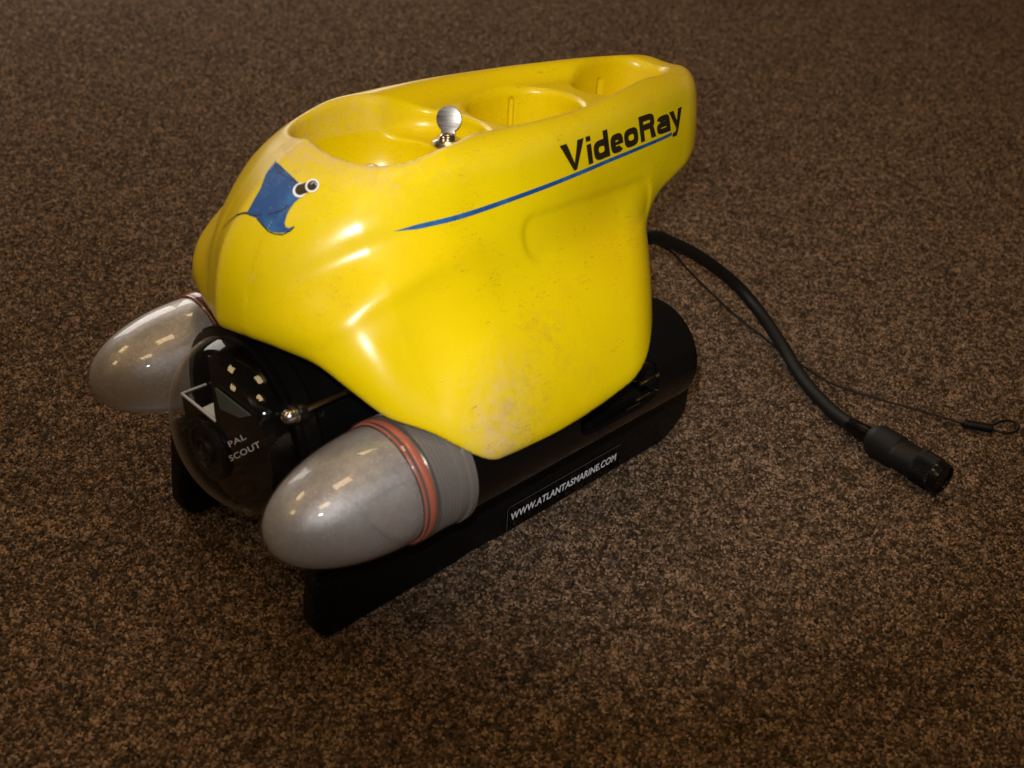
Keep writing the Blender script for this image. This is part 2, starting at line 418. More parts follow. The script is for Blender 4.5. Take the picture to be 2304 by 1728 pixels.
def field_mesh(fn, lo, hi, h):
    n = [int(math.ceil((hi[i]-lo[i])/h))+1 for i in range(3)]
    ax = [lo[i]+h*np.arange(n[i]) for i in range(3)]
    F = np.empty(n, np.float32)
    for i in range(n[0]):
        Y, Z = np.meshgrid(ax[1], ax[2], indexing='ij')
        F[i] = fn(np.full_like(Y, ax[0][i]), Y, Z)
    S = F < 0
    nc = [k-1 for k in n]
    acc = np.zeros(nc+[3]); cnt = np.zeros(nc, np.int32)
    ix = np.indices(nc)
    cr = {}
    for d in range(3):
        o = [(0, 0), (0, 1), (1, 0), (1, 1)]
        a = [0, 1, 2]; a.remove(d)
        for p, q in o:
            off = [0, 0, 0]; off[a[0]] = p; off[a[1]] = q
            s0 = tuple(slice(off[k], off[k]+nc[k]) for k in range(3))
            off2 = list(off); off2[d] += 1
            s1 = tuple(slice(off2[k], off2[k]+nc[k]) for k in range(3))
            A, B = F[s0], F[s1]; m = (A < 0) != (B < 0)
            t = np.where(m, A/np.where(m, A-B, 1), 0)
            for k in range(3):
                acc[..., k] += m*(off[k]+(t if k == d else 0))
            cnt += m
    m = cnt > 0
    idx = -np.ones(nc, np.int64); idx[m] = np.arange(m.sum())
    V = np.stack([lo[k]+h*(ix[k][m]+acc[..., k][m]/cnt[m]) for k in range(3)], 1)
    faces = []
    for d in range(3):
        a, b = [(1, 2), (2, 0), (0, 1)][d]
        s0 = [slice(None)]*3; s1 = [slice(None)]*3
        s0[d] = slice(0, -1); s1[d] = slice(1, None)
        A, B = S[tuple(s0)], S[tuple(s1)]
        e = np.argwhere(A != B)
        e = e[(e[:, a] > 0) & (e[:, b] > 0) & (e[:, a] < n[a]-1) & (e[:, b] < n[b]-1)]
        inside = A[tuple(e.T)]
        def g(da, db):
            q = e.copy(); q[:, a] += da; q[:, b] += db; return idx[tuple(q.T)]
        Q = np.stack([g(-1, -1), g(0, -1), g(0, 0), g(-1, 0)], 1)
        Q[~inside] = Q[~inside][:, ::-1]
        faces.append(Q)
    return V, np.concatenate(faces)
def grad(fn, V, e=2e-4):
    x, y, z = V.T
    G = np.stack([fn(x+e, y, z)-fn(x-e, y, z), fn(x, y+e, z)-fn(x, y-e, z), fn(x, y, z+e)-fn(x, y, z-e)], 1)/(2*e)
    return G
def snap(fn, V, it=3, lim=.0012):
    for _ in range(it):
        f = fn(*V.T); G = grad(fn, V); g2 = np.maximum((G**2).sum(1), .05)
        s = G*(f/g2)[:, None]; l = np.maximum(np.linalg.norm(s, axis=1), 1e-9)
        V = V - s*np.minimum(1, lim/l)[:, None]
    return V

# ------------------------------------------------------------------ carpet
carpet = mesh_obj('carpet', [(-7, -7, -.0014), (3, -7, -.0014), (3, 3, -.0014), (-7, 3, -.0014)], [(0, 1, 2, 3)], M['carpet'], smooth=False)
tag(carpet, 'brown flecked short pile carpet covering the floor', None, None, 'structure')
def carpet_pile():
    rg = np.random.default_rng(5)
    xs_, ys_ = [], []; SP = []
    d = .24
    while d < 2.15:
        sp = .00145*max(1, d/.70)**.62
        half = R(40)
        n = int(2*half*d/sp); th = YAW+np.linspace(-half, half, n)+rg.uniform(-.5, .5, n)*2*half/n*.9
        rr = d+rg.uniform(-.5, .5, n)*sp*.95
        xs_.append(CAMLOC.x+rr*np.cos(th)); ys_.append(CAMLOC.y+rr*np.sin(th)); SP.append(np.full(n, sp)); d += sp*.93
    X = np.concatenate(xs_); Y = np.concatenate(ys_); SP = np.concatenate(SP); n = len(X)
    def vnoise(x, y, cell, seed):
        T_ = np.random.default_rng(seed).uniform(0, 1, (256, 256))
        u, v = x/cell, y/cell; i, j = np.floor(u).astype(int), np.floor(v).astype(int); fu, fv = u-i, v-j
        fu = fu*fu*(3-2*fu); fv = fv*fv*(3-2*fv); g = lambda a, b: T_[(i+a) & 255, (j+b) & 255]
        return (g(0, 0)*(1-fu)+g(1, 0)*fu)*(1-fv)+(g(0, 1)*(1-fu)+g(1, 1)*fu)*fv
    tone = .50*rg.uniform(0, 1, n)+.35*vnoise(X, Y, .0028, 1)+.04*vnoise(X+5, Y, .0080, 2)+.04*vnoise(X, Y+5, .06, 3)
    tone = np.clip((tone-.46)*1.72+.50, 0, 1)
    spark = rg.uniform(0, 1, n) > .996; tone[spark] = 1  # a few tufts coloured brightest to imitate glints
    hue = np.clip(.25+vnoise(X, Y, .004, 4)*.4+rg.uniform(-.3, .3, n), 0, 1)
    a0 = rg.uniform(0, 2*PI, n); br = SP*rg.uniform(.55, .95, n); hh = SP*rg.uniform(.45, 1.05, n)
    lean = rg.uniform(0, 2*PI, n); lm = SP*rg.uniform(.1, .8, n)
    V = np.empty((n, 4, 3), np.float32)
    for k in range(3):
        V[:, k, 0] = X+br*np.cos(a0+k*2.0944); V[:, k, 1] = Y+br*np.sin(a0+k*2.0944); V[:, k, 2] = -.0013
    V[:, 3, 0] = X+lm*np.cos(lean); V[:, 3, 1] = Y+lm*np.sin(lean); V[:, 3, 2] = -.0013+hh
    F = (np.arange(n)*4)[:, None, None]+np.array([[0, 1, 3], [1, 2, 3], [2, 0, 3]])[None]
    me = bpy.data.meshes.new('carpet_pile')
    me.vertices.add(n*4); me.vertices.foreach_set('co', V.ravel())
    me.loops.add(n*9); me.loops.foreach_set('vertex_index', F.ravel().astype(np.int32))
    me.polygons.add(n*3); me.polygons.foreach_set('loop_start', np.arange(0, n*9, 3, dtype=np.int32))
    me.update(calc_edges=True)
    for nm, arr in (('tone', tone), ('hue', hue)):
        at = me.attributes.new(nm, 'FLOAT', 'POINT'); at.data.foreach_set('value', np.repeat(arr, 4).astype(np.float32))
    me.materials.append(M['pile'])
    o = bpy.data.objects.new('carpet_pile', me); COL.objects.link(o)
    tag(o, 'short brown and black flecked carpet pile around the vehicle', None, None, 'stuff')
    print('tufts', n)
carpet_pile()

# ------------------------------------------------------------------ the vehicle
rov = empty('underwater_rover', (-.13, 0, 0))
tag(rov, 'yellow and black remotely operated underwater vehicle standing on its two skids on the carpet', 'underwater vehicle')
def P(o, parent=None, **kw):    # hang a world-space mesh on a part or on the root
    p = parent or rov
    base = Vector(p.location)
    q = p.parent
    while q: base += Vector(q.location); q = q.parent
    o.parent = p; o.location = Vector(o.location)-base
    for k, v in kw.items(): o[k] = v
    return o
def pempty(name, loc, label=None):
    e = empty(name, loc); P(e)
    if label: e['label'] = label
    return e

V, Fq = field_mesh(FLOAT, (-.345, -.1215, .07), (.015, .1215, .2235), .0014)
V = snap(FLOAT, V)
shell = mesh_obj('float_shell', V, Fq.tolist(), M['yellow'])
x, y, z = V.T; ay = np.abs(y)
def gau(c, r): return np.exp(-(((x-c[0])/r)**2+((y-c[1])/r)**2+((z-c[2])/r)**2))
h1d = np.abs(ell(x, ay, -.0945, .0380, .0388))
hs_ = ell(x, ay, -.0945, .0380, .0388)
wear = np.exp(-(h1d/.0030)**2)*(z > .200)*(hs_ > -.0012)*1.1
wear += .6*np.exp(-(np.abs(hs_-.004)/.007)**2)*(z > .20)*(x > -.070)*(hs_ > -.001)
wear += .10*np.exp(-((z-.211)/.005)**2)*(ay > .024)*(hs_ > 0)*(ay > .7*np.interp(x, WX, WY))
wear *= np.where(y < -.012, .35, 1)
wear += .9*gau((-.047, .0, .211), .013)
wear += .55*gau((-.30, .018, .205), .020)
wear += 1.3*gau((-.070, .110, .102), .013)+.9*gau((-.076, .106, .116), .014)+.35*gau((-.085, .100, .128), .016)
wear += .10*gau((-.037, .035, .192), .028)+1.5*gau((-.0097, .0169, .172), .0018)
wear += .25*np.exp(-(y/.0025)**2)*(x > -.035)*(z < .205)
smudge = .8*gau((-.119, .095, .138), .013)+.30*gau((-.135, .098, .120), .022)+.4*gau((-.085, .105, .110), .02)
smudge += .22*np.exp(-((z-.209)/.006)**2)*(ay > .035)+.35*gau((-.06, .030, .209), .03)+.5*gau((-.085, .110, .115), .02)
smudge += .6*np.exp(-((y+.0012)/.0007)**2)*(x > -.03)*(z < .185)
for nm, arr in (('wear', wear), ('smudge', smudge)):
    at = shell.data.attributes.new(nm, 'FLOAT', 'POINT'); at.data.foreach_set('value', np.clip(arr, 0, 1.5).astype(np.float32))
P(shell, label='scuffed yellow moulded float shell with three deck pockets')

# ---- flat print laid on the shell
def dense(polys, maxlen):
    """2D polygons -> triangulated mesh with short edges"""
    bm = bmesh.new()
    for poly in polys:
        vs = [bm.verts.new((p[0], p[1], 0)) for p in poly]
        bm.faces.new(vs)
    bmesh.ops.triangulate(bm, faces=bm.faces)
    for _ in range(7):
        le = [e for e in bm.edges if e.calc_length() > maxlen]
        if not le: break
        bmesh.ops.subdivide_edges(bm, edges=le, cuts=1)
        bmesh.ops.triangulate(bm, faces=[f for f in bm.faces if len(f.verts) > 3])
    A = np.array([v.co[:] for v in bm.verts])[:, :2]; bm.verts.index_update()
    F = [tuple(v.index for v in f.verts) for f in bm.faces]; bm.free()
    return A, F
def cast(O, D, far=.14, step=.0005, off=.00022):
    n = len(O); t = np.zeros(n); done = np.zeros(n, bool); t0 = np.zeros(n)
    for k in range(int(far/step)):
        tt = k*step; Pp = O+D*tt
        f = FLOAT(*Pp.T); h = (f < 0) & ~done
        t0[h] = tt; done |= h
        if done.all(): break
    a, b = t0-step, t0.copy()
    for _ in range(12):
        m = (a+b)/2; inside = FLOAT(*(O+D*m[:, None]).T) < 0
        b = np.where(inside, m, b); a = np.where(inside, a, m)
    H = O+D*a[:, None]
    G = grad(FLOAT, H); G /= np.maximum(np.linalg.norm(G, axis=1), 1e-6)[:, None]
    return H+G*off
def side_print(name, polys, mat, off=.00022, maxlen=.0015, label=None, parent=None):
    A, F = dense(polys, maxlen)
    O = np.stack([A[:, 0], np.full(len(A), .13), A[:, 1]], 1)
    H = cast(O, np.array([0, -1., 0]), off=off)
    o = mesh_obj(name, H, F, mat); P(o, parent or shell)
    if label: o['label'] = label
    return o
def text_geo(body, bold=.0, shear=0.0, space=1.0):
    c = bpy.data.curves.new('t', 'FONT'); c.body = body; c.offset = bold; c.shear = shear; c.space_character = space; c.resolution_u = 6
    o = bpy.data.objects.new('t', c); COL.objects.link(o)
    dg = bpy.context.evaluated_depsgraph_get(); me = bpy.data.meshes.new_from_object(o.evaluated_get(dg))
    A = np.array([v.co[:2] for v in me.vertices]); F = [tuple(p.vertices) for p in me.polygons]
    bpy.data.objects.remove(o); bpy.data.curves.remove(c); bpy.data.meshes.remove(me)
    return A, F
def refine(A, F, maxlen):
    bm = bmesh.new(); vs = [bm.verts.new((p[0], p[1], 0)) for p in A]
    for f in F:
        try: bm.faces.new([vs[i] for i in f])
        except ValueError: pass
    bmesh.ops.triangulate(bm, faces=bm.faces)
    for _ in range(6):
        le = [e for e in bm.edges if e.calc_length() > maxlen]
        if not le: break
        bmesh.ops.subdivide_edges(bm, edges=le, cuts=1)
        bmesh.ops.triangulate(bm, faces=[f for f in bm.faces if len(f.verts) > 3])
    bm.verts.index_update()
    A = np.array([v.co[:] for v in bm.verts])[:, :2]; F = [tuple(v.index for v in f.verts) for f in bm.faces]; bm.free()
    return A, F

# lettering: one mesh per letter
zb_ = lambda xx: np.interp(-xx, [.158, .19, .2144, .2411, .2491, .262, .28], [.1958, .1953, .1947, .1937, .1931, .1921, .191])
zc_ = lambda xx: np.interp(-xx, [.158, .18, .198, .23, .243, .262, .28], [.2083, .2078, .2073, .2062, .2053, .2046, .204])
LET = [('V', -.1585, -.1772, 0, 1), ('i', -.1785, -.1824, 0, 1), ('d', -.1838, -.1972, 0, 1), ('e', -.1985, -.2100, -.01, .70),
       ('o', -.2110, -.2245, -.01, .70), ('R', -.2265, -.2425, 0, 1), ('a', -.2440, -.2590, -.01, .70), ('y', -.2590, -.2750, -.29, .69)]
def sup(cx, cy, rx, ry, a0, a1, n, p=3.0):
    out = []
    for a in np.linspace(R(a0), R(a1), n):
        c, s_ = math.cos(a), math.sin(a)
        out.append((cx+rx*math.copysign(abs(c)**(2/p), c), cy+ry*math.copysign(abs(s_)**(2/p), s_)))
    return np.array(out)
def ring(x0, x1, y0, y1, tx_, ty_, a0=0, a1=360, n=36):
    o_ = sup((x0+x1)/2, (y0+y1)/2, (x1-x0)/2, (y1-y0)/2, a0, a1, n); i_ = sup((x0+x1)/2, (y0+y1)/2, (x1-x0)/2-tx_, (y1-y0)/2-ty_, a0, a1, n)
    return [np.array([o_[k], o_[k+1], i_[k+1], i_[k]]) for k in range(n-1)]
def rect(x0, x1, y0, y1): return [np.array([(x0, y0), (x1, y0), (x1, y1), (x0, y1)])]
def glyph(ch, w_):
    """outline pieces in millimetres, cap height 1 scaled later; w_ = width over cap height"""
    T, H = .35, .245
    X = .72
    if ch == 'V': return [np.array([(0, 1), (T*1.2, 1), (w_*.5, .26), (w_*.5, 0), (w_*.5-.10, 0)]), np.array([(w_, 1), (w_-T*1.2, 1), (w_*.5, .26), (w_*.5, 0), (w_*.5+.10, 0)])]
    if ch == 'i': return rect(0, w_, 0, X)+rect(0, w_, .82, 1)
    if ch == 'd': return ring(0, w_, 0, X, T, H)+rect(w_-T, w_, 0, 1)
    if ch == 'o': return ring(0, w_, 0, X, T, H)
    if ch == 'e': return ring(0, w_, 0, X, T, H, 0, 318)+rect(T*.8, w_-T*.02, .29, .42)
    if ch == 'R': return rect(0, T, 0, 1)+rect(T*.9, w_*.55, 1-H, 1)+rect(T*.9, w_*.55, .40, .40+H)+ring(w_*.1, w_*.98, .40, 1, T, H, -90, 90, 20)+[np.array([(w_*.62, .42), (w_*.62+T*1.05, .44), (w_, 0), (w_-T*1.2, 0)])]
    if ch == 'a': return ring(0, w_*.98, 0, .47, T*.95, H*.88)+rect(w_-T, w_, 0, .50)+ring(w_*.04, w_, .18, X, T, H, 0, 160, 20)
    if ch == 'y': return [np.array([(0, X), (T*1.2, X), (w_*.56, .20), (w_*.40, .02)]), np.array([(w_, X), (w_-T*1.1, X), (w_*.36, -.10), (w_*.56, -.10)]), np.array([(w_*.36, -.10), (w_*.56, -.10), (w_*.42, -.29), (w_*.10, -.29), (w_*.10, -.15), (w_*.30, -.15)])]
for ch, xa, xb, va, vb in LET:
    cap = float(zc_((xa+xb)/2)-zb_((xa+xb)/2)); w_ = (xa-xb)/cap
    polys = []
    for pg in glyph(ch, w_):
        pg = np.array(pg, float)
        xx = xa-pg[:, 0]*cap*(xa-xb)/(w_*cap) - .0010*pg[:, 1]
        zz = zb_(xx)+(zc_(xx)-zb_(xx))*pg[:, 1]
        polys.append(np.stack([xx, zz], 1))
    A2, F2 = dense(polys, .0014)
    O = np.stack([A2[:, 0], np.full(len(A2), .13), A2[:, 1]], 1)
    lt = mesh_obj('letter', cast(O, np.array([0, -1., 0])), F2, M['blackprint'], smooth=False); P(lt, shell)
# blue pinstripe
tx = [.0637, .0731, .0974, .127, .161, .196, .225, .2585]
tz = [.1911, .1928, .1931, .1941, .1946, .1942, .1930, .1913]
bz = [.1909, .1908, .1914, .1924, .1929, .1925, .1914, .1896]
xs = np.linspace(.0615, .2600, 90)
topz = np.interp(xs, tx, tz); botz = np.interp(xs, tx, bz)
mid = (topz+botz)/2; wd = np.interp(xs, [.0615, .072, .09, .26], [0, .0019, .0021, .0016]); 
k_ = np.ones(9)/9; mid = np.convolve(np.pad(mid, 4, 'edge'), k_, 'valid')
pv = []; pf = []
for i, (a_, m_, w_) in enumerate(zip(xs, mid, wd)):
    for t in (-.5, -.17, .17, .5): pv.append((-a_, m_+t*max(w_, .00005)))
for i in range(len(xs)-1):
    for k in range(3): pf.append((i*4+k, i*4+k+1, i*4+k+5, i*4+k+4))
A = np.array(pv); O = np.stack([A[:, 0], np.full(len(A), .13), A[:, 1]], 1)
P(mesh_obj('pinstripe', cast(O, np.array([0, -1., 0]), off=.00018), pf, M['blueprint']), shell)

# ray emblem on the port cheek
EO = np.array([-.031, .012, .2008]); EX = np.array([-.50214, .86479, 0]); EY = np.array([-.60415, -.35079, .71551]); EN = np.array([.61876, .35928, .6986])
def emb(name, polys, mat, off, maxlen=1.2, parent=None):
    A, F = dense([np.array(p) for p in polys], maxlen)
    O = EO+(A[:, :1]*EX+A[:, 1:2]*EY)*.001+EN*.03
    return P(mesh_obj(name, cast(O, -EN, off=off), F, mat), parent or shell)
def stroke(pts, w0, w1=None):
    pts = np.array(pts, float)
    t = np.linspace(0, 1, 28); d = np.r_[0, np.cumsum(np.hypot(*np.diff(pts, axis=0).T))]; d /= d[-1]
    q = np.stack([np.interp(t, d, pts[:, 0]), np.interp(t, d, pts[:, 1])], 1)
    q[1:-1] = (q[:-2]+q[1:-1]*2+q[2:])/4
    g = np.gradient(q, axis=0); nn = np.stack([-g[:, 1], g[:, 0]], 1)/np.maximum(np.hypot(*g.T), 1e-9)[:, None]
    ww = np.linspace(w0, w0 if w1 is None else w1, 28)[:, None]/2
    Lf, Rt = q+nn*ww, q-nn*ww
    return [np.array([Lf[i], Lf[i+1], Rt[i+1], Rt[i]]) for i in range(27)]
body = [(-7.96, 17.81), (-8.9, 15.11), (-9.6, 12.51), (-9.61, 7.82), (-9.95, 2.8), (-11.22, -1.56), (-12.48, -6.21), (-13.06, -8.13), (-11.65, -9.03), (-7.68, -9.73), (-4.94, -11.58), (-2.65, -13.33), (0.39, -14.53), (4.06, -14.49), (7.45, -13.42), (9.23, -11.83), (9.76, -10.53), (7.74, -11.73), (6.22, -11.49), (5.31, -10.0), (5.44, -6.37), (6.22, -3.33), (7.59, -0.32), (9.45, 2.19), (7.6, 5.24), (7.2, 8.24), (2.33, 9.7), (-1.92, 11.11), (-4.93, 13.21)]
em = emb('ray_emblem', [body], M['blueprint'], .00018)
em['label'] = 'blue manta ray emblem with a camera eye'
tail = [(-12.8, -8.2), (-14.15, -8.29), (-15.89, -8.92), (-18.37, -10.22), (-21.36, -11.26), (-24.34, -12.64), (-26.5, -14.1)]
emb('tail_line', stroke(tail, 1.0, .35), M['blackprint'], .00026)
emb('outline_mark', stroke([(-12.99, -8.35), (-10.6, -8.72), (-7.98, -8.62), (-5.96, -7.79)], .55), M['blackprint'], .0003)
emb('outline_mark', stroke([(-3.2, -6.99), (-2.34, -7.43), (-1.52, -6.35), (-0.97, -6.98), (0.02, -5.74), (0.78, -6.4), (1.49, -5.02), (2.43, -5.64), (3.09, -4.0), (3.95, -4.44), (4.42, -2.17), (5.42, -2.59)], .6), M['blackprint'], .0003)
emb('outline_mark', stroke([(-7.7, -9.9), (-4.97, -11.9), (-1.16, -14.5), (2.08, -15.3), (5.64, -14.9), (8.79, -12.7), (9.9, -10.6)], .55), M['blackprint'], .0003)
emb('outline_mark', stroke([(-8.1, 18.2), (-7.5, 16.2), (-5.1, 13.2), (-2.0, 11.2), (2.3, 9.8), (6.2, 8.5)], .4), M['blackprint'], .0003)
def disc(c, r, n=28, r_in=None):
    a = np.linspace(0, 2*PI, n, endpoint=False)
    o = np.stack([c[0]+r*np.cos(a), c[1]+r*1.05*np.sin(a)], 1)
    if r_in is None: return [o]
    i_ = np.stack([c[0]+r_in*np.cos(a), c[1]+r_in*1.05*np.sin(a)], 1)
    return [np.array([o[k], o[(k+1) % n], i_[(k+1) % n], i_[k]]) for k in range(n)]
emb('eye_print', disc((8.3, 5.4), 3.25), M['white'], .0003, .8)
ca, cb = np.array((8.9, 5.75)), np.array((13.0, 8.1)); dd = (cb-ca)/np.hypot(*(cb-ca)); nn = np.array((-dd[1], dd[0]))
emb('eye_print', [np.array([ca+nn*2.55, ca-nn*2.55, cb-nn*2.3, cb+nn*2.3])], M['blackprint'], .0004, .8)
emb('eye_print', disc((8.6, 5.6), 2.5), M['blackprint'], .00045, .8)
emb('eye_print', disc((13.1, 8.15), 3.0, r_in=2.25), M['white'], .0005, .8)
emb('eye_print', disc((13.1, 8.15), 2.25), M['blackprint'], .0005, .8)
emb('eye_print', disc((13.6, 8.5), 1.2, r_in=.95)[0:14], M['white'], .0006, .8)

# ---- wing screws standing in the front pocket
def wing_screw(loc, turn, tilt=0):
    e = pempty('wing_screw', loc)
    def Q(o): o.location = Vector(loc); P(o, e); o.location = (0, 0, 0); return o
    Q(lathe('collar', [(0, 0), (0, .0078), (.0008, .0084), (.0022, .0076), (.0030, .0052), (.0046, .0042), (.0055, .0030), (.0060, 0)], M['steel'], None, 40, axis=(0, 0, 1)))
    pts = []
    for k in range(33):
        a = R(-58)+(2*PI-2*R(32))*k/32
        pts.append((.0063*math.cos(a), .0123+.0063*math.sin(a)))
    ol = pts+[(-.0036, .0060), (-.0032, .0035), (.0032, .0035), (.0036, .0060)]
    w_ = prism('wing', ol, -.0006, .0006, M['brushed'], None, .0002)
    w_.rotation_euler = (tilt, 0, turn); Q(w_); w_.rotation_euler = (tilt, 0, turn)
    return e
wing_screw((-.138, -.002, .1978), R(-52), R(17))
wing_screw((-.094, -.006, .1770), R(-35), R(10))

# ---- pressure hull, dome, camera carriage
HZ = .0872
hull = P(lathe('pressure_hull', [(-.262, 0), (-.262, .030), (-.256, .040), (-.030, .040), (-.0295, .0425), (-.0265, .0425), (-.026, .0405), (-.0235, .0405), (-.023, .0465), (-.0145, .0465), (-.0138, .0450), (-.0138, 0)], M['black'], None, 96, (0, 0, HZ)))
dome = P(lathe('camera_dome', [(-.0136, .0458)]+[(-.013+.0335*math.sin(u), .0452*math.cos(u)) for u in np.linspace(.0, PI/2, 26)], M['clear'], None, 96, (0, 0, HZ), autos=60))
dome['label'] = 'clear dome over the camera'
P(lathe('dome_ring', [(-.0142, .0438), (-.0142, .0490), (-.0132, .0496), (-.0105, .0496), (-.0098, .0488), (-.0096, .0448)], M['gloss'], None, 96, (0, 0, HZ)), dome)
block = pempty('camera_carriage', (-.006, 0, HZ), 'black camera carriage inside the dome')
ol = [(.0395*math.cos(a), HZ+.0395*math.sin(a)) for a in [R(t) for t in np.linspace(-184, 101.5, 70)]]
ol = [q for q in ol if not (q[0] < -.008 and q[1] > .0900)]
ol = [(-.0394, .0900)]+ol+[(-.008, .0900)]
bmc = bmesh.new(); f = bmc.faces.new([bmc.verts.new((-.0135, a_, b_)) for a_, b_ in ol])
r_ = bmesh.ops.extrude_face_region(bmc, geom=[f])
for v_ in [g for g in r_['geom'] if isinstance(g, bmesh.types.BMVert)]: v_.co.x = .0
P(bm_obj('carriage_body', bmc, M['gloss']), block)
def boxo(name, x0, x1, y0, y1, z0, z1, mat, parent, bev=.0002):
    return P(prism(name, [(x0, z0), (x1, z0), (x1, z1), (x0, z1)], y0, y1, mat, None, bev), parent)
boxo('white_edge', -.0006, .0006, -.0394, -.0078, .0896, .0908, M['whiteplastic'], block)
boxo('white_edge', -.0135, -.0006, -.0396, -.0386, .0899, .0908, M['whiteplastic'], block)
boxo('white_edge', -.0105, .0006, -.0084, -.0076, .0899, .0907, M['whiteplastic'], block)
P(mesh_obj('white_tab', [(-.0004, -.0205, .0911), (-.0004, -.0085, .0911), (-.0070, -.0085, .0916), (-.0070, -.0205, .0916)], [(0, 1, 2, 3)], M['whiteplastic'], smooth=False), block)
# triangular mirror plate
bmm = bmesh.new(); f = bmm.faces.new([bmm.verts.new(q) for q in ((.0006, -.002, .1120), (.0006, .0270, .1118), (.0006, .0180, .1060), (.0006, .0005, .1020))])
r_ = bmesh.ops.extrude_face_region(bmm, geom=[f])
for v_ in [g for g in r_['geom'] if isinstance(g, bmesh.types.BMVert)]: v_.co.x = .0016
P(bm_obj('mirror_plate', bmm, M['mirror']), block)
P(lathe('lens_ring', [(0, 0), (0, .0166), (.0022, .0166), (.0030, .0158), (.0030, .0120), (.0018, .0112), (.0018, .0072), (.0042, .0068), (.0042, .0056), (.0022, .0050), (.0022, 0)], M['scuffed'], None, 56, (.0002, -.0165, .0700)), block)
P(lathe('lens', [(.0022, .0048), (.0034, .0036), (.0042, .0018), (.0044, 0)], M['lens'], None, 40, (.0004, -.0165, .0700), autos=0), block)
# print on the carriage face: a sheet turned on the plane x = 0
def face_text(name, body, BL, BR, TL, xx, mat, parent, bold=.008):
    A, F = text_geo(body, bold=bold, space=1.08); lo, hi = A.min(0), A.max(0); U = (A-lo)/(hi-lo)
    BL, BR, TL = map(np.array, (BL, BR, TL))
    Q = BL+(BR-BL)*U[:, :1]+(TL-BL)*U[:, 1:2]
    P(mesh_obj(name, [(xx, q[0], q[1]) for q in Q], F, mat, smooth=False), parent)
# tie rods with cap nuts on the flange
for ang in (33, -90):
    cy, cz = .0505*math.cos(R(ang)), HZ+.0505*math.sin(R(ang))
    rod = pempty('tie_rod', (-.03, cy, cz))
    P(lathe('rod', [(-.13, 0), (-.13, .0015), (-.0150, .0015), (-.0150, 0)], M['steel'], None, 20, (0, cy, cz)), rod)
    P(lathe('cap_nut', [(-.0125, 0), (-.0125, .0040), (-.0120, .0044), (-.0108, .0044), (-.0106, .0036), (-.0085, .0036), (-.0080, .0034), (-.0062, .0026), (-.0054, .0013), (-.0052, 0)], M['steel'], None, 28, (0, cy, cz)), rod)
    P(lathe('lug', [(-.0160, 0), (-.0160, .0052), (-.0130, .0052), (-.0126, .0050), (-.0126, 0)], M['black'], None, 28, (0, cy, cz)), rod)

# ---- light pods
def light_pod(sy):
    e = pempty('light_pod', (LX, sy*LY, LZ), 'clear bullet shaped light cover with an orange ring')
    O = (LX, sy*LY, LZ)
    u = np.linspace(0, PI/2, 28)
    P(lathe('light_cover', [(.0006, .0287)]+[(.0006+.0604*math.sin(k), .0287*math.cos(k)**.96) for k in u], M['clearlight'], None, 96, O, autos=60), e)
    P(lathe('diffuser', [(.0004, .0281)]+[(.0004+.0594*math.sin(k), .0281*math.cos(k)**.96) for k in u], M['frosted'], None, 96, O, autos=60), e)
    P(lathe('reflector_dish', [(-.001, .0265), (.0012, .0262), (-.004, .016), (-.007, .006), (-.0075, 0)], M['silver'], None, 64, O), e)
    P(lathe('bulb', [(-.007, .0035), (.006, .0042), (.012, .0040), (.0150, .0022), (.0158, 0)], M['whiteplastic'], None, 28, O), e)
    P(lathe('clear_band', [(.0008, .0288), (.0006, .0298), (-.0002, .0303), (-.0082, .0303)], M['clearlight'], None, 96, O), e)
    for xo, rr_, rt_ in ((-.0046, .0292, .0019), (-.0008, .0290, .0006)):
        pr = [(xo+rt_*math.cos(a), rr_+min(rt_, .0009)*math.sin(a)) for a in np.linspace(0, 2*PI, 12, endpoint=False)]
        P(lathe('o_ring', pr, M['orange'], None, 96, O, closed=True), e)
    pr = [(-.0082, .0272), (-.0082, .0299)]
    for k in range(6):
        xa = -.0090-k*.0019
        pr += [(xa, .0299), (xa-.0004, .0290), (xa-.0011, .0290), (xa-.0015, .0299)]
    pr += [(-.0212, .0302), (-.0245, .0302), (-.0250, .0296), (-.0262, .0296), (-.0264, .0310), (-.0292, .0310), (-.0294, .0285)]
    P(lathe('threaded_collar', pr, M['collar'], None, 96, O, autos=25), e)
    P(lathe('seat', [(-.0082, 0), (-.0082, .0272), (-.0012, .0272), (-.0012, .0264)], M['collar'], None, 64, O), e)
    return e
LY, LZ, LX = .078, .086, -.0325
for sy in (1, -1): light_pod(sy)

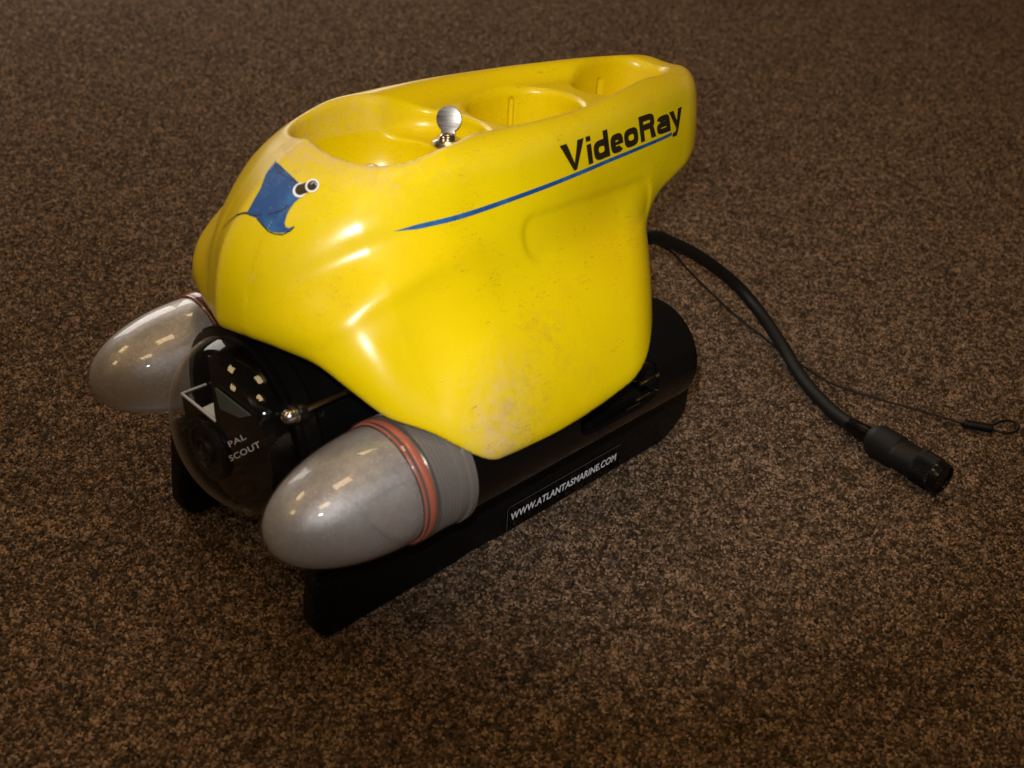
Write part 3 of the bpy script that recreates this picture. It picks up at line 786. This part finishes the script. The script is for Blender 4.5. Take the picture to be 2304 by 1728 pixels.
# ---- thruster tubes with side windows, motor pods and propellers
def thruster(sy):
    e = pempty('thruster_tube', (-.14, sy*LY, LZ+.001))
    cy, cz, ro, ri = sy*LY, LZ+.001, .0292, .0268
    bm = bmesh.new(); nx, na = 200, 240
    X = np.linspace(-.2215, -.0600, nx+1); grid = {}
    def isopen(i, k):
        xm = (X[i]+X[i+1])/2; am = (k+.5)/na*360
        if am > 180: am -= 360
        # rounded window low on the outboard side
        u_, v_ = (xm+.160)/.0300, (am-12)/26
        return abs(u_)**4+abs(v_)**4 < 1
    for lay, r_ in ((0, ro), (1, ri)):
        for i in range(nx+1):
            for k in range(na):
                a = 2*PI*k/na
                grid[lay, i, k] = bm.verts.new((X[i], cy+sy*r_*math.cos(a), cz+r_*math.sin(a)))
    for i in range(nx):
        for k in range(na):
            if isopen(i, k): continue
            l = (k+1) % na
            bm.faces.new([grid[0, i, k], grid[0, i+1, k], grid[0, i+1, l], grid[0, i, l]])
            bm.faces.new([grid[1, i, l], grid[1, i+1, l], grid[1, i+1, k], grid[1, i, k]])
            for (di, dk, q) in ((-1, 0, ((i, k), (i, l))), (1, 0, ((i+1, k), (i+1, l))), (0, -1, ((i, k), (i+1, k))), (0, 1, ((i, l), (i+1, l)))):
                ii, kk = i+di, (k+dk) % na
                if ii < 0 or ii >= nx or isopen(ii, kk):
                    (a1, b1), (a2, b2) = q
                    try: bm.faces.new([grid[0, a1, b1], grid[0, a2, b2], grid[1, a2, b2], grid[1, a1, b1]])
                    except ValueError: pass
    bmesh.ops.delete(bm, geom=[v for v in bm.verts if not v.link_faces], context='VERTS')
    P(bm_obj('tube_wall', bm, M['black'], None, True, 40), e)
    O = (0, cy, cz)
    P(lathe('motor_pod', [(-.063, 0), (-.063, .0262), (-.064, .0262), (-.070, .014), (-.150, .0125), (-.160, .009), (-.166, .006), (-.182, .006), (-.188, 0)], M['gloss'], None, 40, O), e)
    pe = []; bm = bmesh.new()
    for b in range(3):
        a0 = b*2*PI/3+R(20)
        prev = None
        for j in range(7):
            rr = .005+.0200*j/6; tw = R(62-34*j/6); hw = .0075*math.sin(PI*(.22+.62*j/6))
            p_ = []
            for s_ in (-1, 1):
                for th in (-1, 1):
                    dx = s_*hw*math.cos(tw)+th*.0004; da = s_*hw*math.sin(tw)/rr
                    p_.append(bm.verts.new((-.174+dx, cy+rr*math.cos(a0+da), cz+rr*math.sin(a0+da))))
            if prev:
                for q in ((0, 1), (1, 3), (3, 2), (2, 0)): bm.faces.new([prev[q[0]], prev[q[1]], p_[q[1]], p_[q[0]]])
            else: bm.faces.new([p_[0], p_[1], p_[3], p_[2]])
            prev = p_
        bm.faces.new([prev[0], prev[1], prev[3], prev[2]])
    P(bm_obj('propeller', bm, M['brass'], None, True, 40), e)
    for k in range(3):  # short brass slivers added to imitate gold glints off the propeller edges
        P(lathe('glint_sliver', [(-.192, 0), (-.192, .0008), (-.181, .0008), (-.181, 0)], M['brass'], None, 12, (0, cy+sy*.0235*math.cos(R(8-26*k)), cz+.0235*math.sin(R(8-26*k)))), e)
    P(lathe('rear_grille', [(-.2195, .0268), (-.2195, .0240), (-.2180, .0240), (-.2180, .0268)], M['black'], None, 48, O, closed=True), e)
    return e
for sy in (1, -1): thruster(sy)
# cross body between the tubes
P(prism('deck_plate', [(-.055, .100), (-.055, .108), (-.195, .108), (-.195, .100)], -.060, .060, M['black'], None, .001))

# ---- skids
def skid(sy):
    ol = [(.001, .010), (.0005, .020), (-.004, .058), (-.060, .062), (-.215, .062), (-.268, .056), (-.2795, .046), (-.279, .014), (-.262, .0015), (-.256, 0), (-.115, 0), (-.110, .0014), (-.094, .0014), (-.088, 0), (-.010, 0), (-.003, .0025)]
    y0, y1 = (.0555, .0670) if sy > 0 else (-.0670, -.0555)
    return P(prism('skid', ol, y0, y1, M['scuffed'], None, .0026))
sk = skid(1); skid(-1)
for xx, zz in ((-.050, .030), (-.268, .033)):
    P(lathe('skid_screw', [(-.0004, 0), (-.0004, .0024), (.0003, .0022), (.0005, 0)], M['black'], None, 20, (xx, .0671, zz), axis=(0, 1, 0)), sk)
# web address sticker on the outer face
st = P(mesh_obj('sticker', [(-.1236, .0673, .0030), (-.2165, .0673, .0030), (-.2165, .0673, .0172), (-.2153, .0673, .0184), (-.1250, .0673, .0184), (-.1236, .0673, .0170)], [(0, 1, 2, 3, 4, 5)], M['gloss'], smooth=False), sk)
fr = [(-.1236, .0030), (-.1236, .0166), (-.1241, .0178), (-.1252, .0184), (-.2146, .0184), (-.2153, .0181)]
fv = []; ff = []
for i, q in enumerate(fr):
    a_ = np.array(fr[max(i-1, 0)]); b_ = np.array(fr[min(i+1, len(fr)-1)]); t_ = (b_-a_)/np.hypot(*(b_-a_)); n_ = np.array((-t_[1], t_[0]))
    for k in (-1, 1): w_ = np.array(q)+n_*k*.00013; fv.append((w_[0], .0675, w_[1]))
for i in range(len(fr)-1): ff.append((2*i, 2*i+1, 2*i+3, 2*i+2))
P(mesh_obj('sticker_border', fv, ff, M['outline'], smooth=False), sk)
A, F = text_geo('WWW.ATLANTASMARINE.COM', bold=.022, shear=.07, space=1.04); lo, hi = A.min(0), A.max(0); U = (A-lo)/(hi-lo)
P(mesh_obj('web_lettering', [(-.1262-.0862*u_, .0676, .0086+.0050*v_) for u_, v_ in U], F, M['white'], smooth=False), sk)

# ---- label inside the dome
face_text('carriage_lettering', 'PAL', (.0042, .0817), (.0208, .0957), (.0024, .0838), .0007, M['white'], block)
face_text('carriage_lettering', 'SCOUT', (.00372, .07325), (.0330, .0978), (.00185, .07540), .0007, M['white'], block)

# ------------------------------------------------------------------ tether tail with its connector
tc_ = empty('tether_cable', (-.37, .10, 0))
tag(tc_, 'thick black tether cable curving from behind the yellow vehicle to a knurled connector', 'cable')
cab = [(-.235, .004, .104), (-.27, .004, .106), (-.3107, .0004, .1), (-.3393, -.004, .086), (-.3733, -.005, .066), (-.4005, -.0009, .046), (-.4147, .0093, .031), (-.416, .0286, .018), (-.404, .0557, .0095), (-.3869, .0808, .0062), (-.3739, .1019, .0055), (-.3629, .124, .0056), (-.3564, .1394, .0075), (-.3512, .1490, .0098)]
P(tube('jacket', cab, .0044, M['black_matte'], None, 20), tc_)
CO = Vector((-.3500, .1500, .0110)); CA = (Vector((-.3422, .2085, .0108))-Vector((-.3490, .1560, .0110))).normalized()
con = pempty('connector', tuple(CO)); con.parent = None; con.location = CO; P(con, tc_)
def cpart(name, prof, mat, n=64, autos=30):
    o = lathe(name, prof, mat, None, n, tuple(CO), tuple(CA), autos)
    return P(o, con)
cpart('boot', [(-.010, .0044), (-.008, .0049), (.000, .0054), (.006, .0058), (.0085, .0060)], M['black'])
cpart('connector_body', [(.0060, .0056), (.0070, .0078), (.0105, .0102), (.0125, .0107), (.0265, .0107), (.0275, .0100), (.0285, .0097), (.0420, .0097)], M['black_matte'])
# knurled ring: real diagonal ridges
bm = bmesh.new(); nn_, ma = 96, 14
t_ = CA.orthogonal().normalized(); b_ = CA.cross(t_); G_ = []
for j in range(ma+1):
    row = []
    for i in range(nn_*2):
        a = 2*PI*i/(nn_*2)
        rr = .0105+(.00022*(1 if (i+j) % 4 < 2 else -1))
        if j in (0, ma): rr = .0101
        row.append(bm.verts.new(CO+CA*(.0410+.0125*j/ma)+(t_*math.cos(a)+b_*math.sin(a))*rr))
    G_.append(row)
for j in range(ma):
    for i in range(nn_*2):
        k = (i+1) % (nn_*2); bm.faces.new([G_[j][i], G_[j][k], G_[j+1][k], G_[j+1][i]])
P(bm_obj('knurled_ring', bm, M['scuffed'], None, True, 20), con)
cpart('end_cap', [(.0410, .0097), (.0410, .0090)]+[(.0535, .0101), (.0560, .0100), (.0585, .0096), (.0590, .0090), (.0588, .0084), (.0577, .0082), (.0577, 0)], M['black'])

# ------------------------------------------------------------------ thin strength cord with an eye at its end
sc = empty('safety_cord', (-.40, .08, 0))
tag(sc, 'thin black wire cord crossing under the thick cable and ending in a crimped loop', 'cord')
cord = [(-.262, -.020, .085), (-.31, -.036, .085), (-.35, -.038, .074), (-.3749, -.0303, .06), (-.3867, -.0208, .045), (-.3985, -.0051, .028), (-.4074, .0105, .015), (-.4121, .0302, .006), (-.4098, .0497, .0026), (-.4059, .066, .0022), (-.4024, .0815, .0020), (-.3994, .0978, .0020), (-.4021, .1149, .0020), (-.4078, .1343, .0020), (-.4164, .1588, .0020), (-.4215, .1840, .0030)]
P(tube('wire', cord, .0008, M['black_matte'], None, 10), sc)
P(tube('crimp_sleeve', [(-.4205, .1825, .0030), (-.4235, .1873, .0032), (-.4290, .1970, .0032), (-.4305, .1995, .0028)], lambda t: .0029*min(1, .45+4*t, .5+4*(1-t)), M['scuffed'], None, 16), sc)
P(tube('eye_loop', [(-.4295, .1970, .0032), (-.4404, .1984, .0034), (-.4479, .2017, .0032), (-.4495, .2064, .0032), (-.4445, .2102, .0030), (-.4362, .2097, .0030), (-.432, .2056, .0030), (-.4306, .2002, .0026), (-.4298, .1970, .0026)], .0009, M['black_matte'], None, 10), sc)
bpy.context.view_layer.update()
